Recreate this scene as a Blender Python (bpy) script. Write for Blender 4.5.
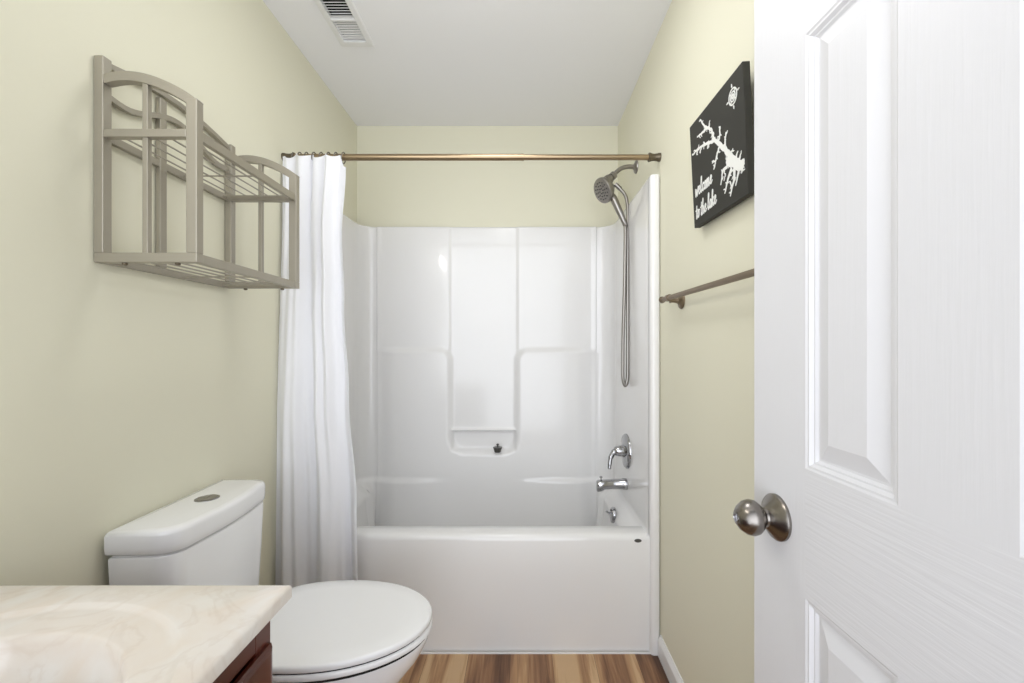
import bpy, bmesh, math, random
from mathutils import Vector, Matrix
for o in list(bpy.data.objects): bpy.data.objects.remove(o)
C = bpy.context.scene.collection
PI = math.pi
random.seed(4)

# ------------------------------------------------------------------ camera, light, exposure
CH = 1.2207                                   # camera height
cam_d = bpy.data.cameras.new('camera'); cam = bpy.data.objects.new('camera', cam_d); C.objects.link(cam)
cam.location = (0, 0, CH); cam.rotation_euler = (PI/2, 0, 0)
cam_d.sensor_width = 36; cam_d.lens = 430/1024*36
cam_d.shift_x = -11/1024; cam_d.shift_y = 5.5/1024
cam_d.clip_start = .02
bpy.context.scene.camera = cam

# daylight of the open hallway behind the camera: the sky is brightest towards the doorway side
w = bpy.data.worlds.new('world'); bpy.context.scene.world = w; w.use_nodes = True
wt = w.node_tree; bg = wt.nodes['Background']
bg.inputs[0].default_value = (.945, .985, 1.055, 1)
wc = wt.nodes.new('ShaderNodeTexCoord'); wd = wt.nodes.new('ShaderNodeVectorMath'); wm = wt.nodes.new('ShaderNodeMapRange')
wd.operation = 'DOT_PRODUCT'; wd.inputs[1].default_value = (-.17, -.955, -.24)
wm.interpolation_type = 'SMOOTHSTEP'
for k, v in ((1, .35), (2, 1.0), (3, .30), (4, 2.9)): wm.inputs[k].default_value = v
wt.links.new(wc.outputs['Generated'], wd.inputs[0])
wt.links.new(wd.outputs['Value'], wm.inputs[0]); wt.links.new(wm.outputs[0], bg.inputs[1])

def lamp(name, kind, loc, energy, color=(1, 1, 1), rot=(0, 0, 0), **kw):
    d = bpy.data.lights.new(name, kind); d.energy = energy; d.color = color
    for k, v in kw.items(): setattr(d, k, v)
    o = bpy.data.objects.new(name, d); o.location = loc; o.rotation_euler = rot; C.objects.link(o); return o
# vanity light on the left wall above the mirror (outside the frame), throwing into the room
for k in range(3):
    lamp('vanity_light', 'AREA', (-.84, .20+.15*k, 2.10), 1.05, (1, .95, .87), (0, math.radians(-80), 0), shape='DISK', size=.11)
# flush ceiling lamp just above the frame's upper edge: its glass downwards, its glow on the ceiling
lamp('ceiling_lamp', 'AREA', (-.12, 1.28, 2.44), 2.9, (.98, .99, 1), (0, 0, 0), shape='DISK', size=.36)
lamp('ceiling_lamp_glow', 'POINT', (-.15, 1.16, 2.27), 1.0, (.98, .99, 1), shadow_soft_size=.12)

vs = bpy.context.scene.view_settings
bpy.context.scene.display_settings.display_device = 'sRGB'
vs.view_transform = 'Standard'; vs.look = 'None'; vs.gamma = 1; vs.use_curve_mapping = False
vs.exposure = 0.37

# ------------------------------------------------------------------ materials
def lin(c):
    f = lambda v: v/12.92 if v <= .04045 else ((v+.055)/1.055)**2.4
    return tuple(f(v/255) for v in c) + (1,)
def mat(name, rgb, rough=.5, metal=0., coat=0., bump=None, var=None, rough_var=None):
    m = bpy.data.materials.new(name); m.use_nodes = True
    nt = m.node_tree; b = nt.nodes['Principled BSDF']
    b.inputs['Base Color'].default_value = lin(rgb); b.inputs['Roughness'].default_value = rough
    b.inputs['Metallic'].default_value = metal; b.inputs['Coat Weight'].default_value = coat
    tc = nt.nodes.new('ShaderNodeTexCoord')
    def noise(scale, stretch=(1, 1, 1), detail=3):
        mp = nt.nodes.new('ShaderNodeMapping'); mp.inputs['Scale'].default_value = stretch
        nt.links.new(tc.outputs['Object'], mp.inputs[0])
        n = nt.nodes.new('ShaderNodeTexNoise'); n.inputs['Scale'].default_value = scale; n.inputs['Detail'].default_value = detail
        nt.links.new(mp.outputs[0], n.inputs['Vector']); return n
    if bump:
        scale, strength, dist, stretch = bump
        n = noise(scale, stretch)
        bp = nt.nodes.new('ShaderNodeBump'); bp.inputs['Strength'].default_value = strength; bp.inputs['Distance'].default_value = dist
        nt.links.new(n.outputs['Fac'], bp.inputs['Height']); nt.links.new(bp.outputs[0], b.inputs['Normal'])
    if var:
        rgb2, scale, stretch = var
        n = noise(scale, stretch, 5)
        r = nt.nodes.new('ShaderNodeValToRGB'); r.color_ramp.elements[0].position = .38; r.color_ramp.elements[1].position = .65
        r.color_ramp.elements[0].color = lin(rgb2); r.color_ramp.elements[1].color = lin(rgb)
        nt.links.new(n.outputs['Fac'], r.inputs[0]); nt.links.new(r.outputs[0], b.inputs['Base Color'])
    return m

M = {}
M['wall'] = mat('yellow_wall_paint', (227, 224, 203), .62, bump=(140, .08, .002, (1, 1, 1)))
M['ceiling'] = mat('white_ceiling_paint', (244, 244, 246), .8, bump=(90, .06, .002, (1, 1, 1)))
M['trim'] = mat('white_trim_paint', (236, 236, 236), .35)
M['door_v'] = mat('white_door_vertical_grain', (222, 222, 225), .38, bump=(60, .11, .003, (3.2, 3.2, .13)))
M['door_h'] = mat('white_door_horizontal_grain', (222, 222, 225), .38, bump=(60, .26, .003, (.13, 3.2, 3.2)))
M['door_s'] = mat('white_door_smooth', (222, 222, 225), .42)
M['acrylic'] = mat('glossy_white_acrylic', (236, 235, 234), .2, coat=.3)
M['porcelain'] = mat('white_porcelain', (243, 243, 244), .08, coat=.6)
M['seat'] = mat('white_seat_plastic', (245, 245, 246), .16)
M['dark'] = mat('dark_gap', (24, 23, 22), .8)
M['chrome'] = mat('polished_chrome', (172, 172, 174), .10, 1)
M['nickel'] = mat('brushed_nickel', (136, 131, 126), .27, 1, bump=(40, .05, .001, (1, 1, 12)))
M['shower_nickel'] = mat('satin_nickel', (150, 146, 141), .30, 1)
M['shelf'] = mat('champagne_metal', (168, 162, 149), .40, .6)
M['brass'] = mat('antique_brass', (160, 141, 114), .33, 1)
M['bronze'] = mat('weathered_bronze', (112, 103, 88), .45, .9)
M['bar'] = mat('aged_nickel', (140, 126, 108), .42, 1)
M['canvas'] = mat('charcoal_canvas', (48, 47, 42), .75, bump=(900, .1, .0006, (1, 1, 1)))
M['ink'] = mat('white_print', (238, 238, 234), .7)
M['wood'] = mat('dark_cherry_wood', (92, 38, 24), .3, coat=.25, var=((62, 24, 16), 9, (1, 1, .12)))
M['stopper'] = mat('grey_stopper_metal', (96, 95, 92), .4, .7)
M['nozzle'] = mat('grey_rubber', (84, 82, 80), .6)

def marble():
    m = bpy.data.materials.new('cream_cultured_marble'); m.use_nodes = True
    nt = m.node_tree; b = nt.nodes['Principled BSDF']
    b.inputs['Roughness'].default_value = .14; b.inputs['Coat Weight'].default_value = .3
    tc = nt.nodes.new('ShaderNodeTexCoord')
    n1 = nt.nodes.new('ShaderNodeTexNoise'); n1.inputs['Scale'].default_value = 7; n1.inputs['Detail'].default_value = 6; n1.inputs['Distortion'].default_value = 1.6
    n2 = nt.nodes.new('ShaderNodeTexNoise'); n2.inputs['Scale'].default_value = 6; n2.inputs['Detail'].default_value = 8; n2.inputs['Distortion'].default_value = 2.5
    r1 = nt.nodes.new('ShaderNodeValToRGB'); e = r1.color_ramp.elements
    e[0].position = .36; e[0].color = lin((230, 220, 209)); e[1].position = .6; e[1].color = lin((234, 229, 223))
    r2 = nt.nodes.new('ShaderNodeValToRGB'); e = r2.color_ramp.elements
    e[0].position = .47; e[0].color = (0, 0, 0, 1); e[1].position = .56; e[1].color = (0, 0, 0, 1)
    q = e.new(.515); q.color = (.22, .22, .22, 1)
    mx = nt.nodes.new('ShaderNodeMix'); mx.data_type = 'RGBA'
    for n in (n1, n2): nt.links.new(tc.outputs['Object'], n.inputs['Vector'])
    nt.links.new(n1.outputs['Fac'], r1.inputs[0]); nt.links.new(n2.outputs['Fac'], r2.inputs[0])
    nt.links.new(r2.outputs[0], mx.inputs['Factor']); nt.links.new(r1.outputs[0], mx.inputs['A'])
    mx.inputs['B'].default_value = lin((205, 188, 172))
    nt.links.new(mx.outputs['Result'], b.inputs['Base Color']); return m
M['marble'] = marble()

def planks():
    m = bpy.data.materials.new('hickory_plank_floor'); m.use_nodes = True
    nt = m.node_tree; b = nt.nodes['Principled BSDF']; b.inputs['Roughness'].default_value = .38
    L = nt.links.new
    tc = nt.nodes.new('ShaderNodeTexCoord')
    mp = nt.nodes.new('ShaderNodeMapping'); mp.inputs['Rotation'].default_value = (0, 0, PI/2); mp.inputs['Location'].default_value = (.31, .05, 0)
    L(tc.outputs['Object'], mp.inputs[0])
    br = nt.nodes.new('ShaderNodeTexBrick'); br.offset = .37
    br.inputs['Scale'].default_value = 1; br.inputs['Brick Width'].default_value = 1.2; br.inputs['Row Height'].default_value = .165
    br.inputs['Mortar Size'].default_value = .0006; br.inputs['Mortar Smooth'].default_value = .2; br.inputs['Bias'].default_value = 0
    br.inputs['Color1'].default_value = (0, 0, 0, 1); br.inputs['Color2'].default_value = (1, 1, 1, 1); br.inputs['Mortar'].default_value = (.1, .1, .1, 1)
    L(mp.outputs[0], br.inputs['Vector'])
    # broad heartwood / sapwood streaks and fine grain, both running along the planks
    mp2 = nt.nodes.new('ShaderNodeMapping'); mp2.inputs['Scale'].default_value = (13, .9, 1); L(tc.outputs['Object'], mp2.inputs[0])
    n1 = nt.nodes.new('ShaderNodeTexNoise'); n1.inputs['Scale'].default_value = 1; n1.inputs['Detail'].default_value = 3; n1.inputs['Distortion'].default_value = .6
    L(mp2.outputs[0], n1.inputs['Vector'])
    mp3 = nt.nodes.new('ShaderNodeMapping'); mp3.inputs['Scale'].default_value = (70, 4, 1); L(tc.outputs['Object'], mp3.inputs[0])
    n2 = nt.nodes.new('ShaderNodeTexNoise'); n2.inputs['Scale'].default_value = 1; n2.inputs['Detail'].default_value = 6; n2.inputs['Distortion'].default_value = 1.2
    L(mp3.outputs[0], n2.inputs['Vector'])
    a = nt.nodes.new('ShaderNodeMath'); a.operation = 'MULTIPLY_ADD'; L(br.outputs['Color'], a.inputs[0]); a.inputs[1].default_value = .34; L(n1.outputs['Fac'], a.inputs[2])
    a2 = nt.nodes.new('ShaderNodeMath'); a2.operation = 'MULTIPLY_ADD'; L(n2.outputs['Fac'], a2.inputs[0]); a2.inputs[1].default_value = .35; L(a.outputs[0], a2.inputs[2])
    r = nt.nodes.new('ShaderNodeValToRGB'); e = r.color_ramp.elements
    e[0].position = .52; e[0].color = lin((78, 50, 33)); e[1].position = 1.0; e[1].color = lin((206, 172, 132))
    for p, c in ((.66, (116, 80, 54)), (.78, (148, 108, 76)), (.9, (182, 142, 102))):
        q = e.new(p); q.color = lin(c)
    L(a2.outputs[0], r.inputs[0])
    mx = nt.nodes.new('ShaderNodeMix'); mx.data_type = 'RGBA'; L(br.outputs['Fac'], mx.inputs['Factor']); L(r.outputs[0], mx.inputs['A'])
    mx.inputs['B'].default_value = lin((62, 44, 32)); L(mx.outputs['Result'], b.inputs['Base Color']); return m
M['floor'] = planks()

def cloth():
    m = bpy.data.materials.new('white_curtain_cloth'); m.use_nodes = True
    nt = m.node_tree; b = nt.nodes['Principled BSDF']; out = nt.nodes['Material Output']
    b.inputs['Base Color'].default_value = lin((246, 246, 249)); b.inputs['Roughness'].default_value = .55; b.inputs['Sheen Weight'].default_value = .15
    tr = nt.nodes.new('ShaderNodeBsdfTranslucent'); tr.inputs[0].default_value = lin((246, 246, 249))
    mx = nt.nodes.new('ShaderNodeMixShader'); mx.inputs[0].default_value = .12
    nt.links.new(b.outputs[0], mx.inputs[1]); nt.links.new(tr.outputs[0], mx.inputs[2]); nt.links.new(mx.outputs[0], out.inputs['Surface'])
    tc = nt.nodes.new('ShaderNodeTexCoord'); mp = nt.nodes.new('ShaderNodeMapping'); mp.inputs['Scale'].default_value = (1, 1, .5)
    n = nt.nodes.new('ShaderNodeTexNoise'); n.inputs['Scale'].default_value = 42; n.inputs['Detail'].default_value = 3
    bp = nt.nodes.new('ShaderNodeBump'); bp.inputs['Strength'].default_value = .22; bp.inputs['Distance'].default_value = .006
    nt.links.new(tc.outputs['Object'], mp.inputs[0]); nt.links.new(mp.outputs[0], n.inputs['Vector'])
    nt.links.new(n.outputs['Fac'], bp.inputs['Height']); nt.links.new(bp.outputs[0], b.inputs['Normal']); return m
M['cloth'] = cloth()

# ------------------------------------------------------------------ helpers
def obj(name, bm, m, parent=None, smooth=None, bevel=0, seg=2, sub=0, weld=True):
    if weld: bmesh.ops.remove_doubles(bm, verts=bm.verts, dist=1e-6)
    bmesh.ops.recalc_face_normals(bm, faces=bm.faces)
    me = bpy.data.meshes.new(name); bm.to_mesh(me); bm.free()
    for mm in (m if isinstance(m, (list, tuple)) else [m]): me.materials.append(M[mm])
    o = bpy.data.objects.new(name, me); C.objects.link(o)
    if parent: o.parent = parent
    if bevel:
        b = o.modifiers.new('bevel', 'BEVEL'); b.width = bevel; b.segments = seg; b.limit_method = 'ANGLE'; b.angle_limit = .6
    if sub:
        s = o.modifiers.new('sub', 'SUBSURF'); s.levels = sub; s.render_levels = sub
    if smooth is not None:
        for p in me.polygons: p.use_smooth = True
        try: me.set_sharp_from_angle(angle=math.radians(smooth))
        except Exception: pass
    return o
def thing(name, label, cat, loc=(0, 0, 0), rotz=0, group=None):
    o = bpy.data.objects.new(name, None); o.empty_display_size = .05; C.objects.link(o)
    o.location = loc; o.rotation_euler = (0, 0, rotz); o['label'] = label; o['category'] = cat
    if group: o['group'] = group
    return o
def tag(o, label, cat, group=None):
    o['label'] = label; o['category'] = cat
    if group: o['group'] = group
    return o
def struct(o): o['kind'] = 'structure'; return o
def box(bm, a, b):
    x0, x1 = sorted((a[0], b[0])); y0, y1 = sorted((a[1], b[1])); z0, z1 = sorted((a[2], b[2]))
    v = [bm.verts.new(p) for p in ((x0,y0,z0),(x1,y0,z0),(x1,y1,z0),(x0,y1,z0),(x0,y0,z1),(x1,y0,z1),(x1,y1,z1),(x0,y1,z1))]
    for f in ((3,2,1,0),(4,5,6,7),(0,1,5,4),(1,2,6,5),(2,3,7,6),(3,0,4,7)): bm.faces.new([v[i] for i in f])
    return bm
def B(a, b): return box(bmesh.new(), a, b)
def loft(bm, rings, cap0=True, cap1=True, closed=True):
    R = [[bm.verts.new(p) for p in r] for r in rings]; n = len(R[0])
    for a, b in zip(R, R[1:]):
        for i in range(n if closed else n-1):
            j = (i+1) % n; bm.faces.new((a[i], a[j], b[j], b[i]))
    if cap0: bm.faces.new(R[0][::-1])
    if cap1: bm.faces.new(R[-1])
    return bm
def frame_of(d):
    d = d.normalized(); up = Vector((0, 0, 1)) if abs(d.z) < .9 else Vector((0, 1, 0))
    a = d.cross(up).normalized(); return a, d.cross(a).normalized()
def tube(bm, pts, r, n=12, caps=True):
    pts = [Vector(p) for p in pts]; rr = r if isinstance(r, (list, tuple)) else [r]*len(pts)
    rings = []; a = None
    for i, p in enumerate(pts):
        d = (pts[min(i+1, len(pts)-1)] - pts[max(i-1, 0)]).normalized()
        if a is None: a, b = frame_of(d)
        else:
            a = (a - d*a.dot(d)).normalized(); b = d.cross(a)
        rings.append([p + (a*math.cos(2*PI*k/n) + b*math.sin(2*PI*k/n))*rr[i] for k in range(n)])
    return loft(bm, rings, caps, caps)
def bar(bm, pts, wa, wb, side):
    """rectangular section swept along pts; wa along the vector side, wb across"""
    pts = [Vector(p) for p in pts]; s = Vector(side).normalized(); rings = []
    for i, p in enumerate(pts):
        d = (pts[min(i+1, len(pts)-1)] - pts[max(i-1, 0)]).normalized(); c = d.cross(s).normalized()
        rings.append([p + s*wa/2*x + c*wb/2*y for x, y in ((-1,-1),(1,-1),(1,1),(-1,1))])
    return loft(bm, rings)
def lathe(bm, prof, origin=(0,0,0), axis=(0,0,1), n=32):
    """prof: (radius, distance along axis)"""
    o = Vector(origin); d = Vector(axis).normalized(); a, b = frame_of(d)
    rings = [[o + d*h + (a*math.cos(2*PI*k/n) + b*math.sin(2*PI*k/n))*max(r, 1e-4) for k in range(n)] for r, h in prof]
    return loft(bm, rings)
def spline(pts, n=8):
    pts = [Vector(p) for p in pts]; out = []
    P = [pts[0]*2-pts[1]] + pts + [pts[-1]*2-pts[-2]]
    for i in range(1, len(P)-2):
        for k in range(n):
            t = k/n; a, b, c, d = P[i-1:i+3]
            out.append(.5*((2*b) + (c-a)*t + (2*a-5*b+4*c-d)*t*t + (3*b-a-3*c+d)*t**3))
    return out + [pts[-1]]
def ss(a, b, x):
    t = min(1, max(0, (x-a)/(b-a))); return t*t*(3-2*t)

# ------------------------------------------------------------------ room
XL, XR, YF, YB, ZC = -.954, .546, .05, 2.471, 2.491
VX0, VX1, VY0, VY1 = -.745, -.645, 1.545, 1.785          # duct opening in the ceiling
DX0, DX1 = -.30, .45                                      # doorway
struct(obj('floor', B((XL-.1, -1.6, -.08), (XR+.4, YB+.1, 0)), 'floor'))
bm = bmesh.new()
xs = [XL-.1, VX0, VX1, XR+.1]; ys = [YF-.12, VY0, VY1, YB+.1]
for i in range(3):
    for j in range(3):
        if (i, j) != (1, 1): box(bm, (xs[i], ys[j], ZC), (xs[i+1], ys[j+1], ZC+.06))
struct(obj('ceiling', bm, 'ceiling'))
struct(obj('wall_left', B((XL-.1, YF-.12, 0), (XL, YB+.1, ZC)), 'wall'))
struct(obj('wall_right', B((XR, YF-.12, 0), (XR+.1, YB+.1, ZC)), 'wall'))
struct(obj('wall_back', B((XL, YB, 0), (XR, YB+.1, ZC)), 'wall'))
def baseboard(name, xw, s, y0, y1):
    prof = [(0, 0), (.013, 0), (.013, .062), (.010, .070), (.006, .078), (.004, .083), (0, .083)]
    bm = bmesh.new(); loft(bm, [[(xw+s*a, y, b) for a, b in prof] for y in (y0, y1)])
    return struct(obj(name, bm, 'trim'))
baseboard('baseboard_right', XR, -1, .10, 1.6995)
baseboard('baseboard_left', XL, 1, .73, 1.6995)
struct(obj('trim_1', B((XL+.014, 1.709, 0), (XR-.014, 1.7145, .006)), 'trim'))        # caulk line at the foot of the tub

# ------------------------------------------------------------------ door, standing open along the right wall
def make_door():
    bm = bmesh.new()
    W, H, T = .686, 2.02, .035
    xs = [0, .133, .285, .401, .553, W]; zs = [0, .24, .837, 1.0285, 1.671, 1.775, 1.905, H]
    def q(pts, mi):
        f = bm.faces.new([bm.verts.new(p) for p in pts]); f.material_index = mi
    for side in (0, 1):
        y0 = 0 if side == 0 else -T; s = -1 if side == 0 else 1
        for i in range(5):
            for j in range(7):
                x0, x1, z0, z1 = xs[i], xs[i+1], zs[j], zs[j+1]
                if i in (1, 3) and j in (1, 3, 5):
                    prof = [(0, 0), (.003, -.0015), (.006, -.0015), (.010, -.006), (.0125, -.006), (.016, -.0095), (.019, -.0095), (.044, -.0015), (.046, -.0015)]
                    loops = [[(x0+a, y0-s*d, z0+a), (x1-a, y0-s*d, z0+a), (x1-a, y0-s*d, z1-a), (x0+a, y0-s*d, z1-a)] for a, d in prof]
                    for k, (A, Bq) in enumerate(zip(loops, loops[1:])):
                        for e in range(4):
                            f = (e+1) % 4; q((A[e], A[f], Bq[f], Bq[e]), 2)
                    q(loops[-1], 0)
                else:
                    rail = i in (1, 2, 3) and j in (0, 2, 4, 6)
                    q(((x0, y0, z0), (x1, y0, z0), (x1, y0, z1), (x0, y0, z1)), 1 if rail else 0)
    for a, b in (((0, 0), (W, 0)), ((0, H), (W, H))):
        q(((a[0], 0, a[1]), (b[0], 0, b[1]), (b[0], -T, b[1]), (a[0], -T, a[1])), 2)
    for x in (0, W): q(((x, 0, 0), (x, 0, H), (x, -T, H), (x, -T, 0)), 2)
    o = obj('door_1', bm, ['door_v', 'door_h', 'door_s'])
    return o
door = struct(make_door())
door.location = (.4346, .084, .012); door.rotation_euler = (0, 0, PI/2+.03)
KX, KZ = .686-.066, .9425-.012
bm = lathe(bmesh.new(), [(.0, .068), (.006, .0685), (.012, .067), (.020, .061), (.0265, .052), (.0285, .044), (.027, .037), (.022, .031), (.014, .027), (.0125, .024), (.0125, .018)], (KX, 0, KZ), (0, 1, 0), 48)
knob = obj('door_knob', bm, 'nickel', door, 40); knob['label'] = 'brushed nickel round knob'
bm = lathe(bmesh.new(), [(.037, 0), (.037, .004), (.0345, .007), (.029, .010), (.021, .017), (.0155, .021), (.0145, .024), (.0, .024)], (KX, 0, KZ), (0, 1, 0), 48)
obj('knob_rose', bm, 'nickel', knob, 35)
bm = lathe(bmesh.new(), [(.0075, .065), (.0075, .0692), (.006, .0696), (.0055, .0685), (0, .0685)], (KX, 0, KZ), (0, 1, 0), 24)
box(bm, (KX-.001, .067, KZ-.005), (KX+.001, .0702, KZ+.005))
obj('lock_button', bm, 'chrome', knob, 35)

# ------------------------------------------------------------------ tub and surround (one moulded unit)
tub = thing('bathtub', 'glossy white one-piece bathtub with moulded three-sided shower surround', 'bathtub', (-.204, 2.09, 0))
OX, OY = -.204, 2.09
SX0, SX1, SYF, SYB, RC = -.916, .503, 1.722, 2.445, .085
ZT, ZR = 1.905, .47
CC, CHW = -.2225, .1885
def surround():
    path = []                                                # (point, inward normal, kind)
    n = 34
    for i in range(n): path.append(((SX1, SYF+(SYB-RC-SYF)*i/n), (-1, 0), 's'))
    for i in range(9):
        a = (PI/2)*i/8; path.append(((SX1-RC+RC*math.cos(a), SYB-RC+RC*math.sin(a)), (-math.cos(a), -math.sin(a)), 'c'))
    n = 230; x0, x1 = SX1-RC, SX0+RC
    for i in range(1, n): path.append(((x0+(x1-x0)*i/n, SYB), (0, -1), 'b'))
    for i in range(9):
        a = PI/2+(PI/2)*i/8; path.append(((SX0+RC+RC*math.cos(a), SYB-RC+RC*math.sin(a)), (-math.cos(a), -math.sin(a)), 'c'))
    n = 34
    for i in range(1, n+1): path.append(((SX0, SYB-RC-(SYB-RC-SYF)*i/n), (1, 0), 's'))
    zs = [.10+.0065*i for i in range(int((ZT-.012-.10)/.0065)+1)]
    def rmax(a, b, r):
        u, v = max(a+r, 0), max(b+r, 0); return math.hypot(u, v) + min(max(a+r, b+r), 0) - r
    def disp(x, z, kind, nx):
        d = 0
        # tub walls below the rim: a small ledge, then sloping in
        d += (.006*ss(ZR+.012, ZR-.006, z) + .060*ss(ZR, .395, z))*nx*nx + .03*ss(.40, .10, z)
        if kind in 'bc':
            t = abs(x-CC)
            # lower shoulders with the rounded channel cut out between them
            a = z-1.204
            cx, cz0, r = CHW, .627, .085                     # channel: a slot with rounded lower corners, open above
            qx, qz = t-(cx-r), (cz0+r)-z
            cs = math.hypot(max(qx, 0), max(qz, 0)) + min(max(qx, qz), 0) - r
            L = rmax(a, -cs, .062)
            wid = .042
            prot = .029*ss(wid/2, -wid/2, L)
            if kind == 'c': prot *= .12
            else: prot *= .12+.88*ss(SX1-RC, SX1-RC-.12, x)*ss(SX0+RC, SX0+RC+.12, x)
            d += prot
            # upper side fields stand proud of the middle one
            d += .008*ss(CHW-.008, CHW+.014, t)*ss(1.17, 1.22, z)*(1 if kind == 'b' else .3)
            # soap niche: ledge bar across the channel, hollow under it
            inn = ss(CHW, CHW-.02, t)
            d += inn*.016*math.exp(-((z-.752)/.0055)**2)
            d -= inn*.014*ss(.75, .735, z)*ss(.628, .65, z)
            # slim ledge of the tub rim, fading towards the middle
            d += .018*ss(.14, .46, t)*ss(.490, .458, z)
            if kind == 'b':                                  # pilaster edge just before each corner
                e = min(SX1-RC-x, x-(SX0+RC)); d += .0035*ss(.036, .006, e)
        return d
    bm = bmesh.new(); rings = []
    for z in zs:
        rings.append([(p[0]+nn[0]*disp(p[0], z, k, nn[0])-OX, p[1]+nn[1]*disp(p[0], z, k, nn[0])-OY, z) for p, nn, k in path])
    # rounded top lip turning back to the wall
    for dz, off in ((.004, .0), (.008, -.002), (.011, -.006), (.012, -.012), (.012, -.024)):
        rings.append([(p[0]+nn[0]*(disp(p[0], ZT-.012, k, nn[0])+off)-OX, p[1]+nn[1]*(disp(p[0], ZT-.012, k, nn[0])+off)-OY, ZT-.012+dz) for p, nn, k in path])
    loft(bm, rings, False, False, closed=False)
    o = obj('surround_wall', bm, 'acrylic', tub, 50)
    return o
surround()
# front flanges running floor to top
for xa, xb in ((.506, XR-.001), (XL+.001, -.919)):
    bm = bmesh.new()
    prof = [(0, .012), (.004, .004), (.012, 0), (xb-xa-.012, 0), (xb-xa-.004, .004), (xb-xa, .012), (xb-xa, .05), (0, .05)]
    loft(bm, [[(xa+a-OX, 1.7005+b-OY, z) for a, b in prof] for z in (.0, ZT-.008)] + [[(xa+a*.9+.05*(xb-xa)-OX, 1.7025+b*.95-OY, ZT) for a, b in prof]])
    obj('front_flange', bm, 'acrylic', tub, 50)
# rim, apron and basin floor
bm = bmesh.new()
prof = [(1.90, .10), (1.862, .112), (1.848, .16), (1.832, .40), (1.826, .447), (1.820, .461), (1.808, .468), (1.74, .4705), (1.728, .467), (1.720, .459), (1.717, .445), (1.7175, .30), (1.7215, .10), (1.722, 0), (1.76, 0)]
loft(bm, [[(x-OX, y-OY, z) for y, z in prof] for x in (-.930, -.90, .48, .517)], False, False, closed=False)
obj('apron', bm, 'acrylic', tub, 50)
bm = B((SX0-OX+.03, 1.80-OY, .085), (SX1-OX-.03, SYB-OY-.03, .105)); obj('basin_floor', bm, 'acrylic', tub)
bm = lathe(bmesh.new(), [(.0145, 0), (.0145, .0012), (.012, .002), (.0115, .0014), (.006, .0014), (.0055, .002), (0, .002)], (0, 0, 0), (0, -1, 0), 28)
for v in bm.verts: v.co.z *= .5; v.co += Vector((.459-OX, 1.717-OY, .4475))
bd = obj('badge', bm, 'stopper', tub, 40); bd['label'] = 'small grey oval metal badge on the apron corner'

# ------------------------------------------------------------------ fittings at the tap end
t = thing('tub_spout', 'polished chrome tub spout below the shower valve', 'faucet', (.495, 2.08, .558))
rings = []
for s, w_, h0, h1 in ((.006, .027, -.026, .026), (-.012, .027, -.026, .026), (-.016, .024, -.024, .024), (-.07, .0235, -.022, .022), (-.105, .0235, -.025, .021), (-.118, .0235, -.034, .020), (-.134, .0225, -.037, .018), (-.139, .019, -.034, .014), (-.140, .012, -.026, .006)):
    m_, hh = (h0+h1)/2, (h1-h0)/2
    rings.append([(s, w_*math.copysign(abs(math.cos(a))**.75, math.cos(a)), m_+hh*math.copysign(abs(math.sin(a))**.75, math.sin(a))) for a in [2*PI*k/28 for k in range(28)]])
obj('spout_body', loft(bmesh.new(), rings), 'chrome', t, 45)
obj('diverter_knob', lathe(bmesh.new(), [(.003, .018), (.003, .028), (.007, .030), (.007, .036), (.004, .038), (0, .038)], (-.118, 0, 0), (0, 0, 1), 16), 'chrome', t, 40)

t = thing('shower_valve', 'chrome round shower valve with lever handle above the spout', 'faucet', (.4995, 2.08, .7176))
obj('escutcheon', lathe(bmesh.new(), [(.083, -.004), (.083, .002), (.078, .008), (.06, .012), (.034, .015), (.03, .02), (0, .02)], (0, 0, 0), (-1, 0, 0), 48), 'chrome', t, 40)
bm = lathe(bmesh.new(), [(.027, .018), (.026, .034), (.0235, .05), (.018, .058), (0, .06)], (0, 0, 0), (-1, 0, 0), 32)
tube(bm, spline([(-.042, 0, 0), (-.062, -.004, -.006), (-.078, -.012, -.030), (-.084, -.018, -.062), (-.086, -.02, -.082)], 6), [.015]*7+[.0125]*6+[.010]*6+[.009]*5+[.006], 14)
obj('lever_handle', bm, 'chrome', t, 45)

t = thing('overflow_plate', 'small chrome overflow plate with trip lever inside the tub', 'overflow plate', (.436, 2.08, .408))
obj('plate', lathe(bmesh.new(), [(.037, -.006), (.037, .004), (.033, .010), (.02, .013), (0, .013)], (0, 0, 0), (-1, 0, .12), 36), 'chrome', t, 40)
bm = bmesh.new(); tube(bm, [(-.01, 0, .006), (-.026, 0, .012), (-.034, 0, .02)], [.005, .0045, .006], 10)
obj('trip_lever', bm, 'chrome', t, 45)
for z in (-.022, .022): obj('screw', lathe(bmesh.new(), [(.005, .0), (.005, .0125), (.003, .0145), (0, .0145)], (0, 0, z), (-1, 0, .12), 12), 'nozzle', t, 40)

t = thing('drain_stopper', 'small grey metal tub drain stopper left on the soap niche ledge', 'stopper', (-.142, 2.405, .633))
obj('stopper_cone', lathe(bmesh.new(), [(.0165, 0), (.0185, .003), (.0195, .010), (.0255, .024), (.0255, .0275), (.02, .0285), (.007, .026), (0, .026)], (0, 0, 0), (0, 0, 1), 28), 'stopper', t, 35)
obj('stopper_knob', lathe(bmesh.new(), [(.0035, .024), (.0035, .036), (.0075, .040), (.0075, .044), (.004, .047), (0, .047)], (0, 0, 0), (0, 0, 1), 18), 'stopper', t, 40)

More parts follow.
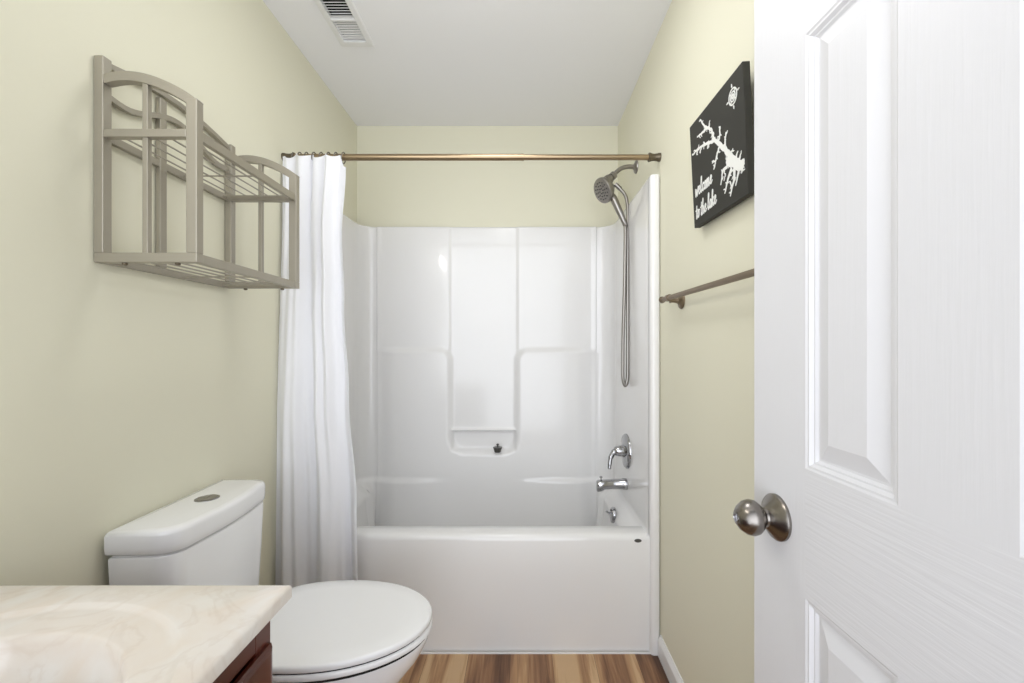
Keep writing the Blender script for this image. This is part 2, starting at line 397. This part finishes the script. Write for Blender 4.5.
# hand shower on its arm
Y0 = 2.065; K = Y0/430
def sp(px, py, dy=0): return Vector(((px-523)*K-XR, dy, CH-(py-347)*K-2.085))
t = thing('hand_shower', 'satin nickel hand shower with round head and long hose on wall arm', 'shower head', (XR, Y0, 2.085))
obj('wall_flange', lathe(bmesh.new(), [(.031, 0), (.031, .004), (.027, .009), (.014, .014), (.011, .018), (0, .018)], (0, 0, 0), (-1, 0, 0), 32), 'shower_nickel', t, 40)
arm = spline([(0, 0, 0), (-.045, 0, .001), (-.075, -.002, -.008), (-.098, -.004, -.026), (-.113, -.006, -.045)], 6)
obj('shower_arm', tube(bmesh.new(), arm, .0105, 16), 'shower_nickel', t, 60)
# swivel holder
p0 = Vector((-.106, -.006, -.036)); d = Vector((-.72, -.12, -.69)).normalized()
bm = lathe(bmesh.new(), [(.0145, 0), (.0185, .005), (.0185, .022), (.0145, .024), (.0145, .029), (.022, .032), (.025, .044), (.027, .070), (.027, .082), (.02, .090), (0, .090)], p0, d, 28)
obj('swivel_holder', bm, 'shower_nickel', t, 35)
# head disc
hc = Vector((-.160, -.028, -.120)); fd = Vector((-.82, -.36, -.45)).normalized()
head = obj('spray_head', lathe(bmesh.new(), [(.016, -.05), (.024, -.04), (.040, -.026), (.055, -.010), (.060, .004), (.060, .012), (.057, .017), (.052, .018), (0, .0185)], hc, fd, 48), 'shower_nickel', t, 40)
a_, b_ = frame_of(fd); bm = bmesh.new()
for ring, cnt in ((.012, 6), (.026, 10), (.040, 14)):
    for k in range(cnt):
        q = hc + fd*.0175 + (a_*math.cos(2*PI*k/cnt) + b_*math.sin(2*PI*k/cnt))*ring
        lathe(bm, [(.0034, 0), (.0028, .004), (0, .004)], q, fd, 8)
obj('spray_nozzles', bm, 'nozzle', head, 40)
# wand handle from the head down to the hose nut
h1 = Vector((-.118, -.03, -.160)); h2 = Vector((-.058, -.028, -.292))
dd = (h2-h1).normalized(); ln = (h2-h1).length
obj('wand', lathe(bmesh.new(), [(.010, -.03), (.017, 0), (.0175, .02), (.0155, .07), (.014, ln-.045), (.0125, ln-.035), (.0125, ln-.004), (.010, ln), (0, ln)], h1, dd, 24), 'shower_nickel', t, 40)
# hose: from the wand's foot down, round the loop and back up to the diverter outlet
hz = spline([tuple(h2-dd*.012), (-.062, -.030, -.34), (-.066, -.034, -.55), (-.073, -.034, -.80), (-.075, -.034, -.97), (-.073, -.034, -1.022),
             (-.063, -.032, -1.046), (-.053, -.028, -1.022), (-.050, -.026, -.96), (-.049, -.024, -.75), (-.049, -.022, -.45), (-.046, -.018, -.26), (-.050, -.016, -.175), (-.062, -.014, -.135), (-.084, -.012, -.108), (-.100, -.012, -.092)], 14)
hose = obj('hose', tube(bmesh.new(), hz, .0082, 14), 'shower_nickel', t, 60)
q0, q1 = Vector((-.100, -.012, -.092)), Vector((-.080, -.012, -.110))
obj('hose_nut', tube(bmesh.new(), [q0-(q1-q0)*.3, q1], .0105, 12), 'shower_nickel', t, 40)

# ------------------------------------------------------------------ curtain rod, rings and curtain
RZ, RY = 1.9755, 1.7153-.004
t = thing('curtain_rod', 'antique brass tension shower rod between the side walls', 'curtain rod', (XL, RY, RZ))
obj('outer_tube', tube(bmesh.new(), [(.02, 0, 0), (.954, 0, 0)], .0130, 24), 'brass', t, 60)
obj('inner_tube', tube(bmesh.new(), [(.95, 0, 0), (XR-XL-.02, 0, 0)], .0112, 24), 'brass', t, 60)
obj('tube_collar', tube(bmesh.new(), [(.948, 0, 0), (.957, 0, 0)], .0138, 24), 'brass', t, 50)
capp = [(.0165, 0), (.0165, .008), (.0145, .012), (.0135, .026), (.0150, .036), (.0175, .040), (.0175, .046), (.014, .048), (0, .048)]
for x, s in ((0, 1), (XR-XL, -1)):
    e = obj('end_cap', lathe(bmesh.new(), capp, (x, 0, 0), (s, 0, 0), 28), 'bronze', t, 35); e['label'] = 'weathered bronze end cap'

def curtain():
    NU, NV = 260, 110
    keysL = [(0, -.946), (.3, -.948), (1, -.949)]
    keysR = [(0, -.690), (.14, -.704), (.30, -.687), (.5, -.660), (.72, -.630), (1, -.622)]
    def key(k, v):
        for (a, x), (b, y) in zip(k, k[1:]):
            if v <= b: return x+(y-x)*ss(a, b, v)
        return k[-1][1]
    ZB = .135
    def fold(u, v):
        top = math.exp(-v*3.2)
        f = .012*math.sin(2*PI*(4.6*u+.12)+.6*math.sin(3*v+1))*(.25+.75*top)
        f += .018*math.sin(2*PI*(2.3*u+.05+.10*v)+.9*math.sin(2.1*v))*(1-.5*top)
        f += .0045*math.sin(2*PI*(7.3*u+.5*v)+.4+1.5*math.sin(2.6*v))*(1-.6*top)
        f += .004*math.sin(2*PI*(6.1*u-.35*v)+1.7+1.2*math.sin(4*v))*(1-.4*top)
        return f
    bm = bmesh.new(); V = []
    for j in range(NV+1):
        v = (j/NV)**1.15; row = []
        for i in range(NU+1):
            u = i/NU
            x = key(keysL, v)*(1-u)+key(keysR, v)*u + .006*math.sin(2*PI*4.6*u+1.9)*math.exp(-v*4)*math.sin(PI*u)
            zt = 1.968 + .010*math.cos(2*PI*(4.6*u-.1)) - .036*ss(.86, .97, u) - .006*ss(.2, 0, u)
            z = zt+(ZB-zt)*v
            y = 1.677-.040*ss(0, .6, v) + fold(u, v)
            y = min(y, 1.694)
            row.append(bm.verts.new((x, y, z)))
        V.append(row)
    for j in range(NV):
        for i in range(NU): bm.faces.new((V[j][i], V[j+1][i], V[j+1][i+1], V[j][i+1]))
    o = obj('shower_curtain', bm, 'cloth', None, 180)
    o.modifiers.new('thickness', 'SOLIDIFY').thickness = .0012
    return o
tag(curtain(), 'white cloth shower curtain gathered at the left end of the rod', 'shower curtain')
def ring(x, lab, r=.0185):
    bm = bmesh.new(); pts = [(math.sin(a)*.0025, r*math.cos(a)*1.0, r*1.15*math.sin(a)) for a in [2*PI*k/26 for k in range(27)]]
    tube(bm, pts, .0022, 8, False)
    o = obj('curtain_ring', bm, 'nickel', None, 60); o.location = (x, RY-.006, RZ-.0055)
    return tag(o, lab, 'curtain ring', 'curtain rings on the shower rod')
r0 = ring(-.712, 'rightmost curtain ring, standing clear of the curtain on the brass rod')
for k, x in enumerate((-.742, -.771, -.800, -.829, -.858, -.885)):
    c = r0.copy(); C.objects.link(c); c.location.x = x
    c['label'] = 'metal curtain ring half hidden in the gathered heading of the curtain'
c = r0.copy(); C.objects.link(c); c.location.x = -.914; c.rotation_euler = (0, 0, .35)
c['label'] = 'leftmost curtain ring, beside the end cap at the left wall'

# ------------------------------------------------------------------ wall shelf
LY0, LY1, LX0, LX1, LZ0, LZ1, LZT = .953, 1.393, XL+.002, -.7235, 1.409, 1.705, 1.868
t = thing('wall_shelf', 'champagne metal two-tier wire wall shelf with arched ends', 'shelf', (XL, 1.17, 1.409))
TX, TY, TZ = XL, 1.17, 1.409
def L_(x, y, z): return (x-TX, y-TY, z-TZ)
def lbox(a, b, bm=None): return box(bm or bmesh.new(), L_(*a), L_(*b))
S = .021                                                     # section of the flat bar
for y in (LY0, LY1-S):                                       # the two end frames
    f = obj('back_upright', lbox((LX0, y, LZ0+.021), (LX0+S, y+S, LZT)), 'shelf', t, bevel=.0015)
    obj('front_post', lbox((LX1-.024, y, LZ0+.021), (LX1, y+S, 1.7725)), 'shelf', t, bevel=.0015)
    obj('end_foot_bar', lbox((LX0, y, LZ0), (LX1, y+S, LZ0+.021)), 'shelf', t, bevel=.0015)
    obj('end_cross_bar', lbox((LX0+S, y, LZ1-.018), (LX1-.024, y+S*.8, LZ1)), 'shelf', t, bevel=.0015)
    pts = spline([L_(x, y+S/2, z) for x, z in ((LX0+S-.001, 1.817), (-.900, 1.8225), (-.868, 1.8225), (-.831, 1.815), (-.790, 1.799), (-.757, 1.781), (LX1-.0045, 1.7615))], 6)
    obj('arched_bar', bar(bmesh.new(), pts, S-.0016, .021, (0, 1, 0)), 'shelf', t, bevel=.0012)
    xm = (LX0+LX1)/2-.004
    obj('end_spindle', lbox((xm-.006, y+.004, LZ0+.02), (xm+.006, y+.016, 1.812)), 'shelf', t, bevel=.001)
# back rails
def crest(z_end, rise, kind):
    pts = []
    for k in range(33):
        u = k/32
        z = z_end + rise*(math.sin(PI*u) if kind == 'arch' else ss(.1, .5, u)*ss(.9, .5, u) - .22*math.sin(PI*2*min(u, 1-u))*(1-ss(.05, .45, min(u, 1-u))))
        pts.append(L_(LX0+.008, LY0+S*.5+(LY1-LY0-S)*u, z))
    return bar(bmesh.new(), pts, .013, .013, (1, 0, 0))
obj('back_crest_rail', crest(1.856, .028, 'arch'), 'shelf', t, bevel=.001)
obj('back_wavy_rail', crest(1.790, .042, 'bell'), 'shelf', t, bevel=.001)
for z in (LZ0, LZ1-.018):
    obj('back_rail', lbox((LX0, LY0+S, z), (LX0+.012, LY1-S, z+.018)), 'shelf', t, bevel=.001)
    obj('front_rail', lbox((LX1-.016, LY0+S, z), (LX1-.003, LY1-S, z+.021)), 'shelf', t, bevel=.001)
obj('back_spindle', lbox((LX0+.001, 1.113, LZ0+.019), (LX0+.0131, 1.134, 1.868)), 'shelf', t, bevel=.001)
for z in (LZ0+.010, LZ1-.006):                               # wire decks
    bm = bmesh.new()
    for k in range(5):
        x = LX0+.040+.035*k
        tube(bm, [L_(x, LY0+S-.004, z), L_(x, LY1-S+.004, z)], .0021, 8)
    for y in ((LY0+LY1)/2+.02, LY1-S-.022, LY1-S-.010):
        tube(bm, [L_(LX0+.008, y, z-.004), L_(LX1-.008, y, z-.004)], .0023, 8)
    wd = obj('wire_deck', bm, 'shelf', t, 60)
for y in (LY0+S/2, LY1-S/2):
    for x in (LX0+.06, LX1-.05):
        obj('foot_screw', lathe(bmesh.new(), [(.0055, 0), (.0055, .004), (.003, .0055), (0, .0055)], L_(x, y, LZ0), (0, 0, -1), 14), 'bronze', t, 40)

# ------------------------------------------------------------------ canvas on the right wall
t = thing('wall_canvas', 'dark charcoal canvas with white lake map and welcome lettering', 'canvas print')
CW, CHt, CT = .312, .302, .018
t.matrix_world = Matrix.Translation((.519, 1.302, 1.580)) @ Matrix.Rotation(math.radians(1.2), 4, 'X') @ Matrix.Rotation(math.radians(-3.3), 4, 'Y') @ Matrix(((0, 0, -1, 0), (-1, 0, 0, 0), (0, 1, 0, 0), (0, 0, 0, 1)))
# local: x = along the wall towards the doorway, y = up, z = out of the wall
obj('stretched_canvas', box(bmesh.new(), (0, 0, -CT), (CW, CHt, 0)), 'canvas', t, bevel=.0015)
lift = [0]
def strokes(bm, pts, w0, w1=None, z0=-.0004, zt=.0006):
    w1 = w0 if w1 is None else w1; n = len(pts)
    for i, p in enumerate(pts):
        lift[0] = (lift[0]+1) % 300; z1 = zt+lift[0]*2.5e-6
        w_ = w0+(w1-w0)*i/max(1, n-1)
        lathe(bm, [(w_, z0), (w_, z1)], (p[0], p[1], 0), (0, 0, 1), 10)
        if i < n-1:
            q = pts[i+1]; w2 = w0+(w1-w0)*(i+1)/max(1, n-1)
            d = Vector((q[0]-p[0], q[1]-p[1])); 
            if d.length < 1e-6: continue
            nrm = Vector((-d.y, d.x)).normalized()
            A = [(p[0]+nrm.x*w_, p[1]+nrm.y*w_), (p[0]-nrm.x*w_, p[1]-nrm.y*w_), (q[0]-nrm.x*w2, q[1]-nrm.y*w2), (q[0]+nrm.x*w2, q[1]+nrm.y*w2)]
            loft(bm, [[(a[0], a[1], z) for a in A] for z in (z0, z1-.0000012)])
def flat(bm):
    for v in bm.verts: v.co.y *= .95; v.co.x *= .968
    return bm
def jag(pts, amp, rnd):
    out = []
    for a, b in zip(pts, pts[1:]):
        for k in range(4):
            u = k/4; out.append((a[0]+(b[0]-a[0])*u+rnd.uniform(-amp, amp), a[1]+(b[1]-a[1])*u+rnd.uniform(-amp, amp)))
    return out+[pts[-1]]
rnd = random.Random(23); bm = bmesh.new()
for pts, a, b in (
    ([(.159,.206),(.191,.181),(.221,.152),(.249,.118),(.276,.094),(.296,.079)], .005, .012),
    ([(.159,.206),(.157,.223),(.147,.24),(.119,.259),(.098,.279),(.08,.302)], .0055, .002), ([(.133,.249),(.141,.268)], .003, .0015), ([(.119,.256),(.085,.261),(.055,.263)], .004, .002),
    ([(.157,.204),(.123,.214),(.078,.221),(.044,.227),(.014,.227)], .0045, .0025), ([(.123,.214),(.125,.199)], .0025, .0015), ([(.078,.221),(.07,.208)], .0025, .0015),
    ([(.1,.218),(.098,.228)], .002, .0015), ([(.05,.225),(.044,.214)], .002, .0015), ([(.186,.186),(.196,.202),(.195,.224)], .004, .0018), ([(.221,.157),(.223,.174),(.228,.19)], .004, .0018),
    ([(.191,.178),(.179,.16),(.164,.144),(.153,.128)], .0035, .0025), ([(.164,.144),(.144,.147)], .0025, .0015), ([(.244,.127),(.26,.136)], .004, .0015), ([(.267,.105),(.284,.119)], .004, .0015),
    ([(.285,.091),(.297,.107)], .004, .0015), ([(.227,.104),(.202,.103),(.188,.071)], .005, .002), ([(.246,.089),(.229,.07),(.208,.041)], .006, .002), ([(.265,.081),(.256,.055),(.237,.024)], .006, .002),
    ([(.288,.077),(.266,.041)], .005, .002), ([(.296,.079),(.303,.088),(.307,.077),(.296,.062)], .007, .003), ([(.233,.118),(.255,.105),(.285,.082)], .013, .012), ([(.215,.09),(.207,.075)], .002, .0015), ([(.24,.06),(.245,.045)], .002, .0015)):
    jp = jag(pts, .0022, rnd); strokes(bm, jp, a, b)
    for i, p in enumerate(jp[1:-1]):                          # small coves and creeks
        if rnd.random() < .6:
            an = rnd.uniform(0, 2*PI); w_ = a+(b-a)*i/len(jp); ln_ = w_+rnd.uniform(.004, .010)
            strokes(bm, [p, (p[0]+ln_*.6*math.cos(an), p[1]+ln_*.6*math.sin(an)), (p[0]+ln_*math.cos(an+.3), p[1]+ln_*math.sin(an+.3))], .0022, .0012)
obj('lake_map', flat(bm), 'ink', t, weld=False)
bm = bmesh.new(); cc = (.272, .262)
for r_, w_ in ((.0195, .0018), (.0115, .0016), (.0045, .0025)):
    strokes(bm, [(cc[0]+r_*math.cos(2*PI*k/32), cc[1]+r_*math.sin(2*PI*k/32)) for k in range(33)], w_)
for k in range(8):
    a = PI/4*k+.1; r1, r2 = (.026, .032) if k % 2 == 0 else (.012, .019)
    strokes(bm, [(cc[0]+r1*math.cos(a), cc[1]+r1*math.sin(a)), (cc[0]+r2*math.cos(a), cc[1]+r2*math.sin(a))], .0022, .0012)
obj('compass_emblem', flat(bm), 'ink', t, weld=False)
G = {'w': (1.0, [[(0,.95),(.12,.05),(.22,.1),(.42,.8),(.5,.05),(.62,.1),(.85,1.0),(.98,.85)]]),
     'e': (.62, [[(0,.4),(.3,.55),(.42,.8),(.25,.98),(.08,.7),(.1,.2),(.3,.02),(.6,.3)]]),
     'l': (.5, [[(0,.3),(.3,1.4),(.28,1.85),(.14,1.7),(.1,.3),(.22,0),(.48,.3)]]),
     'c': (.55, [[(.42,.8),(.28,.97),(.08,.7),(.08,.2),(.25,.02),(.52,.3)]]),
     'o': (.62, [[(.3,.95),(.08,.7),(.08,.2),(.25,.02),(.45,.25),(.45,.75),(.3,.95),(.6,.85)]]),
     'm': (1.05, [[(.02,0),(.06,.9)],[(.05,.5),(.25,.95),(.35,.8),(.36,0)],[(.36,.5),(.58,.95),(.68,.8),(.7,.1),(.8,0),(1.0,.3)]]),
     't': (.5, [[(.22,1.55),(.16,.2),(.26,0),(.45,.25)],[(-.05,1.0),(.42,1.08)]]),
     'h': (.7, [[(0,.3),(.25,1.5),(.2,1.85),(.1,1.6),(.06,0)],[(.07,.5),(.28,.92),(.4,.75),(.4,.15),(.5,0),(.68,.3)]]),
     'a': (.68, [[(.44,.8),(.25,.97),(.06,.65),(.08,.15),(.22,.02),(.42,.35),(.46,.9),(.45,.2),(.52,0),(.66,.3)]]),
     'k': (.66, [[(0,.3),(.25,1.5),(.2,1.85),(.1,1.6),(.06,0)],[(.42,.95),(.1,.5),(.25,.4),(.45,.02),(.62,.25)]]), ' ': (.35, [])}
def script(bm, text, x, y, s, width, slope):
    tot = sum(G[ch][0] for ch in text); kx = width/tot; ux = 0
    for ch in text:
        adv, st = G[ch]
        for line in st:
            pts = spline([(px_, py_, 0) for px_, py_ in line], 5)
            strokes(bm, [(x+(ux+p.x+.12*p.y)*kx, y+p.y*s+slope*(ux+p.x)*kx) for p in pts], .0021)
        ux += adv
bm = bmesh.new()
script(bm, 'welcome', .020, .092, .024, .118, .02)
script(bm, 'to the lake', .018, .024, .024, .140, .05)
obj('script_lettering', flat(bm), 'ink', t, weld=False)

# ------------------------------------------------------------------ towel bar
t = thing('towel_bar', 'aged nickel towel bar on the right wall below the canvas', 'towel bar', (XR, 1.475, 1.378))
t.rotation_euler = (.013, 0, 0)
BO = -.047
obj('bar', tube(bmesh.new(), [(BO, .055, .011), (BO, -.645, .011)], .0082, 20), 'bar', t, 60)
for y, yf, s in ((0, .055, 1), (-.59, -.645, -1)):
    obj('wall_bracket', lathe(bmesh.new(), [(.027, 0), (.027, .003), (.024, .007), (.016, .010), (.009, .016), (.0075, .024), (.0075, .034), (.010, .042), (0, .042)], (0, y, 0), (-1, 0, .06), 28), 'bar', t, 35)
    obj('bar_socket', tube(bmesh.new(), [(BO, y-.011, .011), (BO, y+.011, .011)], .0118, 18), 'bar', t, 45)
    obj('finial', lathe(bmesh.new(), [(.0085, -.006), (.0105, 0), (.009, .003), (.0115, .008), (.0122, .013), (.010, .018), (.005, .021), (0, .021)], (BO, yf, .011), (0, s, 0), 20), 'bar', t, 40)

# ------------------------------------------------------------------ toilet (local x = out from the wall, y = along the wall)
t = thing('toilet', 'white two-piece toilet with closed lid and dual-flush button', 'toilet', (XL-.003, 1.163, 0), .03)
def dshape(x0, x1, hw, r, z, n=10, bow=.012):
    """tank outline: square at the wall, rounded front corners with a slight bow"""
    pts = [(x0, -hw, z)]
    for k in range(n+1):
        a = -PI/2+(PI/2)*k/n; pts.append((x1-r+r*math.cos(a), -hw+r+r*math.sin(a), z))
    for k in range(1, n):
        u = k/n; pts.append((x1+bow*math.sin(PI*u), -hw+r+(2*hw-2*r)*u, z))
    for k in range(n+1):
        a = (PI/2)*k/n; pts.append((x1-r+r*math.cos(a), hw-r+r*math.sin(a), z))
    pts.append((x0, hw, z)); return pts
obj('tank', loft(bmesh.new(), [dshape(.022, .150, .160, .045, .395), dshape(.018, .156, .172, .05, .42), dshape(.016, .160, .188, .05, .62), dshape(.015, .163, .1935, .052, .740), dshape(.017, .161, .1915, .05, .7435), dshape(.019, .157, .187, .05, .7445), dshape(.019, .157, .187, .05, .752)]), 'porcelain', t, 50)
tl = obj('tank_lid', loft(bmesh.new(), [dshape(.018, .158, .187, .05, .7475), dshape(.013, .164, .1925, .052, .7485), dshape(.010, .167, .1955, .054, .753), dshape(.009, .168, .1965, .055, .765), dshape(.009, .168, .1965, .055, .792), dshape(.011, .166, .1945, .053, .799), dshape(.015, .162, .1905, .05, .803), dshape(.03, .148, .176, .045, .8045)]), 'porcelain', t, 60)
bm = lathe(bmesh.new(), [(.029, 0), (.029, .003), (.0265, .0042), (.0255, .0030), (0, .0030)], (.090, .015, .803), (0, 0, 1), 36)
fb = obj('flush_button', bm, 'chrome', t, 40); fb['label'] = 'round chrome dual-flush button'
for s in (-1, 1):
    bm = bmesh.new(); arc = [(.090+s*(.0012+.0230*math.sin(PI*k/14)), .015-.0230*math.cos(PI*k/14)) for k in range(15)]
    loft(bm, [[(x, y, .8055) for x, y in arc], [(x, y, .8072) for x, y in arc]])
    obj('half_button', bm, 'shower_nickel', fb, 40)
def egg(xb, xf, hw, z, n=56, xm=None, pb=2.8):
    xm = xb+(xf-xb)*.44 if xm is None else xm; pts = []
    for k in range(n):
        a = 2*PI*k/n; c, s = math.cos(a), math.sin(a)
        if c >= 0: pts.append((xm+(xf-xm)*c, hw*s, z))
        else: pts.append((xm-(xm-xb)*abs(c)**(2/pb), hw*math.copysign(abs(s)**(2/pb), s), z))
    return pts
BZ = .004
obj('bowl', loft(bmesh.new(), [egg(.13, .50, .105, 0), egg(.13, .50, .105, .03), egg(.14, .50, .095, .09), egg(.14, .53, .11, .19), egg(.12, .61, .15, .30), egg(.08, .675, .176, .38), egg(.05, .695, .183, .415+BZ), egg(.045, .698, .184, .432+BZ), egg(.05, .692, .179, .440+BZ)]), 'porcelain', t, 60)
obj('seat', loft(bmesh.new(), [egg(.205, .700, .184, .4425+BZ), egg(.20, .706, .188, .4455+BZ), egg(.20, .706, .188, .456+BZ), egg(.205, .702, .185, .4595+BZ)]), 'seat', t, 60)
obj('lid', loft(bmesh.new(), [egg(.205, .700, .184, .4625+BZ), egg(.20, .705, .1875, .4655+BZ), egg(.20, .705, .1875, .474+BZ), egg(.203, .7035, .186, .478+BZ), egg(.209, .698, .181, .4808+BZ), egg(.26, .65, .14, .4825+BZ), egg(.36, .55, .06, .484+BZ)]), 'seat', t, 60)
bm = bmesh.new(); loft(bm, [egg(.21, .699, .183, .436+BZ), egg(.21, .699, .183, .466+BZ)]); obj('seat_gap_shade', bm, 'dark', t, 60)  # dark filler between bowl, seat and lid, painting in the shade of the gaps
for s in (-1, 1): obj('hinge', tube(bmesh.new(), [(.212, s*.07-.02, .456), (.212, s*.07+.02, .456)], .011, 16), 'seat', t, 50)

# ------------------------------------------------------------------ vanity cabinet and its top
VF, VE = -.389, .724                                        # front and far edge of the top
CF = -.418
t = thing('vanity_cabinet', 'dark cherry wood vanity cabinet under the cream marble top', 'cabinet', (-.68, .39, 0))
def V_(x, y, z): return (x+.68, y-.39, z)
def vbox(a, b, bm=None): return box(bm or bmesh.new(), V_(*a), V_(*b))
bm = vbox((XL+.004, .694, .10), (CF-.02, .712, .799)); vbox((XL+.004, .065, .10), (CF-.02, .083, .799), bm)
vbox((XL+.004, .083, .10), (CF-.02, .694, .118), bm); vbox((XL+.004, .083, .118), (XL+.012, .694, .799), bm)
obj('carcass', bm, 'wood', t, bevel=.001)
obj('toe_kick', vbox((XL+.004, .065, 0), (CF-.08, .712, .10)), 'wood', t)
bm = vbox((CF-.02, .065, .10), (CF, .105, .799)); vbox((CF-.02, .672, .10), (CF, .712, .799), bm)
vbox((CF-.02, .105, .742), (CF, .672, .799), bm); vbox((CF-.02, .105, .10), (CF, .672, .14), bm); vbox((CF-.02, .105, .52), (CF, .672, .56), bm)
obj('face_frame', bm, 'wood', t, bevel=.0012)
def panel_front(y0, y1, z0, z1):
    bm = bmesh.new(); rings = []
    for a, d in ((0, 0), (0, .006), (.004, .010), (.010, .011), (.038, .011), (.044, .006), (.050, .006), (.070, .0105), (.074, .011)):
        rings.append([V_(CF+d, y0+a, z0+a), V_(CF+d, y1-a, z0+a), V_(CF+d, y1-a, z1-a), V_(CF+d, y0+a, z1-a)])
    return loft(bm, rings)
obj('drawer_front', panel_front(.385, .704, .545, .737), 'wood', t)
obj('drawer_front', panel_front(.068, .380, .545, .737), 'wood', t)
for y0, y1, yk in ((.385, .704, .42), (.068, .380, .345)):
    d = obj('door', panel_front(y0, y1, .115, .535), 'wood', t)
    obj('door_pull', lathe(bmesh.new(), [(.006, 0), (.006, .012), (.014, .02), (.015, .026), (.010, .030), (0, .030)], V_(CF+.010, yk, .48), (1, 0, 0), 20), 'nickel', d, 40)
# moulded top with the basin sunk in it
t = thing('marble_countertop', 'cream cultured marble vanity top with integral oval basin', 'countertop', (-.68, .39, .80))
def top_mesh():
    bm = bmesh.new(); zt = .0227
    x0, x1, y0, y1 = XL+.002+.68, VF+.68, .055-.39, VE-.39
    cx, cy = -.660+.68, .415-.39
    N = 96
    def rect(a, inset=0):
        c, s = math.cos(a), math.sin(a)
        X0, X1, Y0, Y1 = x0+inset, x1-inset, y0+inset, y1-inset
        tt = min([((X1 if c > 0 else X0)-cx)/c if abs(c) > 1e-9 else 9, ((Y1 if s > 0 else Y0)-cy)/s if abs(s) > 1e-9 else 9])
        return (cx+c*tt, cy+s*tt)
    angs = sorted([2*PI*k/N for k in range(N)] + [math.atan2(yy-cy, xx-cx) % (2*PI) for xx in (x0, x1) for yy in (y0, y1)])
    def ell(a, b, z): return [(cx+a*math.cos(q), cy+b*math.sin(q), z) for q in angs]
    rings = [[rect(q)+(0,) for q in angs], [rect(q)+(zt-.006,) for q in angs], [rect(q, .002)+(zt-.002,) for q in angs], [rect(q, .007)+(zt,) for q in angs]]
    for a, b, z in ((.262, .258, zt), (.259, .255, zt-.001), (.254, .250, zt-.0045), (.248, .244, zt-.006), (.216, .198, zt-.007), (.211, .193, zt-.010), (.208, .190, zt-.020), (.196, .180, zt-.062), (.14, .13, zt-.095), (.09, .08, zt-.122), (.03, .03, zt-.13), (.005, .005, zt-.131)):
        rings.append(ell(a, b, z))
    loft(bm, rings, False, True)
    return bm
obj('marble_slab', top_mesh(), 'marble', t, 45)
obj('basin_drain', lathe(bmesh.new(), [(.022, 0), (.022, .003), (.017, .004), (.015, .002), (0, .002)], (.02, .015, -.1085), (0, 0, 1), 24), 'chrome', t, 40)

# ------------------------------------------------------------------ ceiling vent
t = thing('ceiling_vent', 'white louvred ceiling air vent', 'vent', (-.695, 1.665, ZC))
bm = bmesh.new(); hx, hy, ix, iy = .070, .150, .046, .115
def fr(a, b, z): return [(-a, -b, z), (a, -b, z), (a, b, z), (-a, b, z)]
loft(bm, [fr(hx, hy, 0), fr(hx, hy, -.002), fr(hx-.004, hy-.004, -.006), fr(ix+.003, iy+.003, -.008), fr(ix, iy, -.007), fr(ix, iy, .012)], False, False)
box(bm, (-ix, -.005, -.0075), (ix, .005, .012))
obj('vent_frame', bm, 'trim', t)
bm = bmesh.new()
ns = 8
for k in range(2*ns):
    y = (-iy+.004+(iy-.009)*(k+.5)/ns) if k < ns else (.005+(iy-.009)*(k-ns+.5)/ns)
    a = math.radians(36) if k < ns else math.radians(-22)      # the two banks throw air opposite ways
    c, s, h, th = math.cos(a), math.sin(a), (.0080 if k < ns else .0034), .0010
    P = []
    for u, v in ((-h, -th), (h, -th), (h, th), (-h, th)): P.append((u*c-v*s, u*s+v*c))
    loft(bm, [[(x, y+p, .002+q) for p, q in P] for x in (-ix, ix)])
obj('louvres', bm, 'trim', t)
bm = B((-ix-.003, -iy-.004, .03), (ix+.003, iy+.004, .05))
for x in (-ix-.003, ix+.001): box(bm, (x, -iy-.004, .006), (x+.002, iy+.004, .031))
obj('dark_duct', bm, 'dark', t)
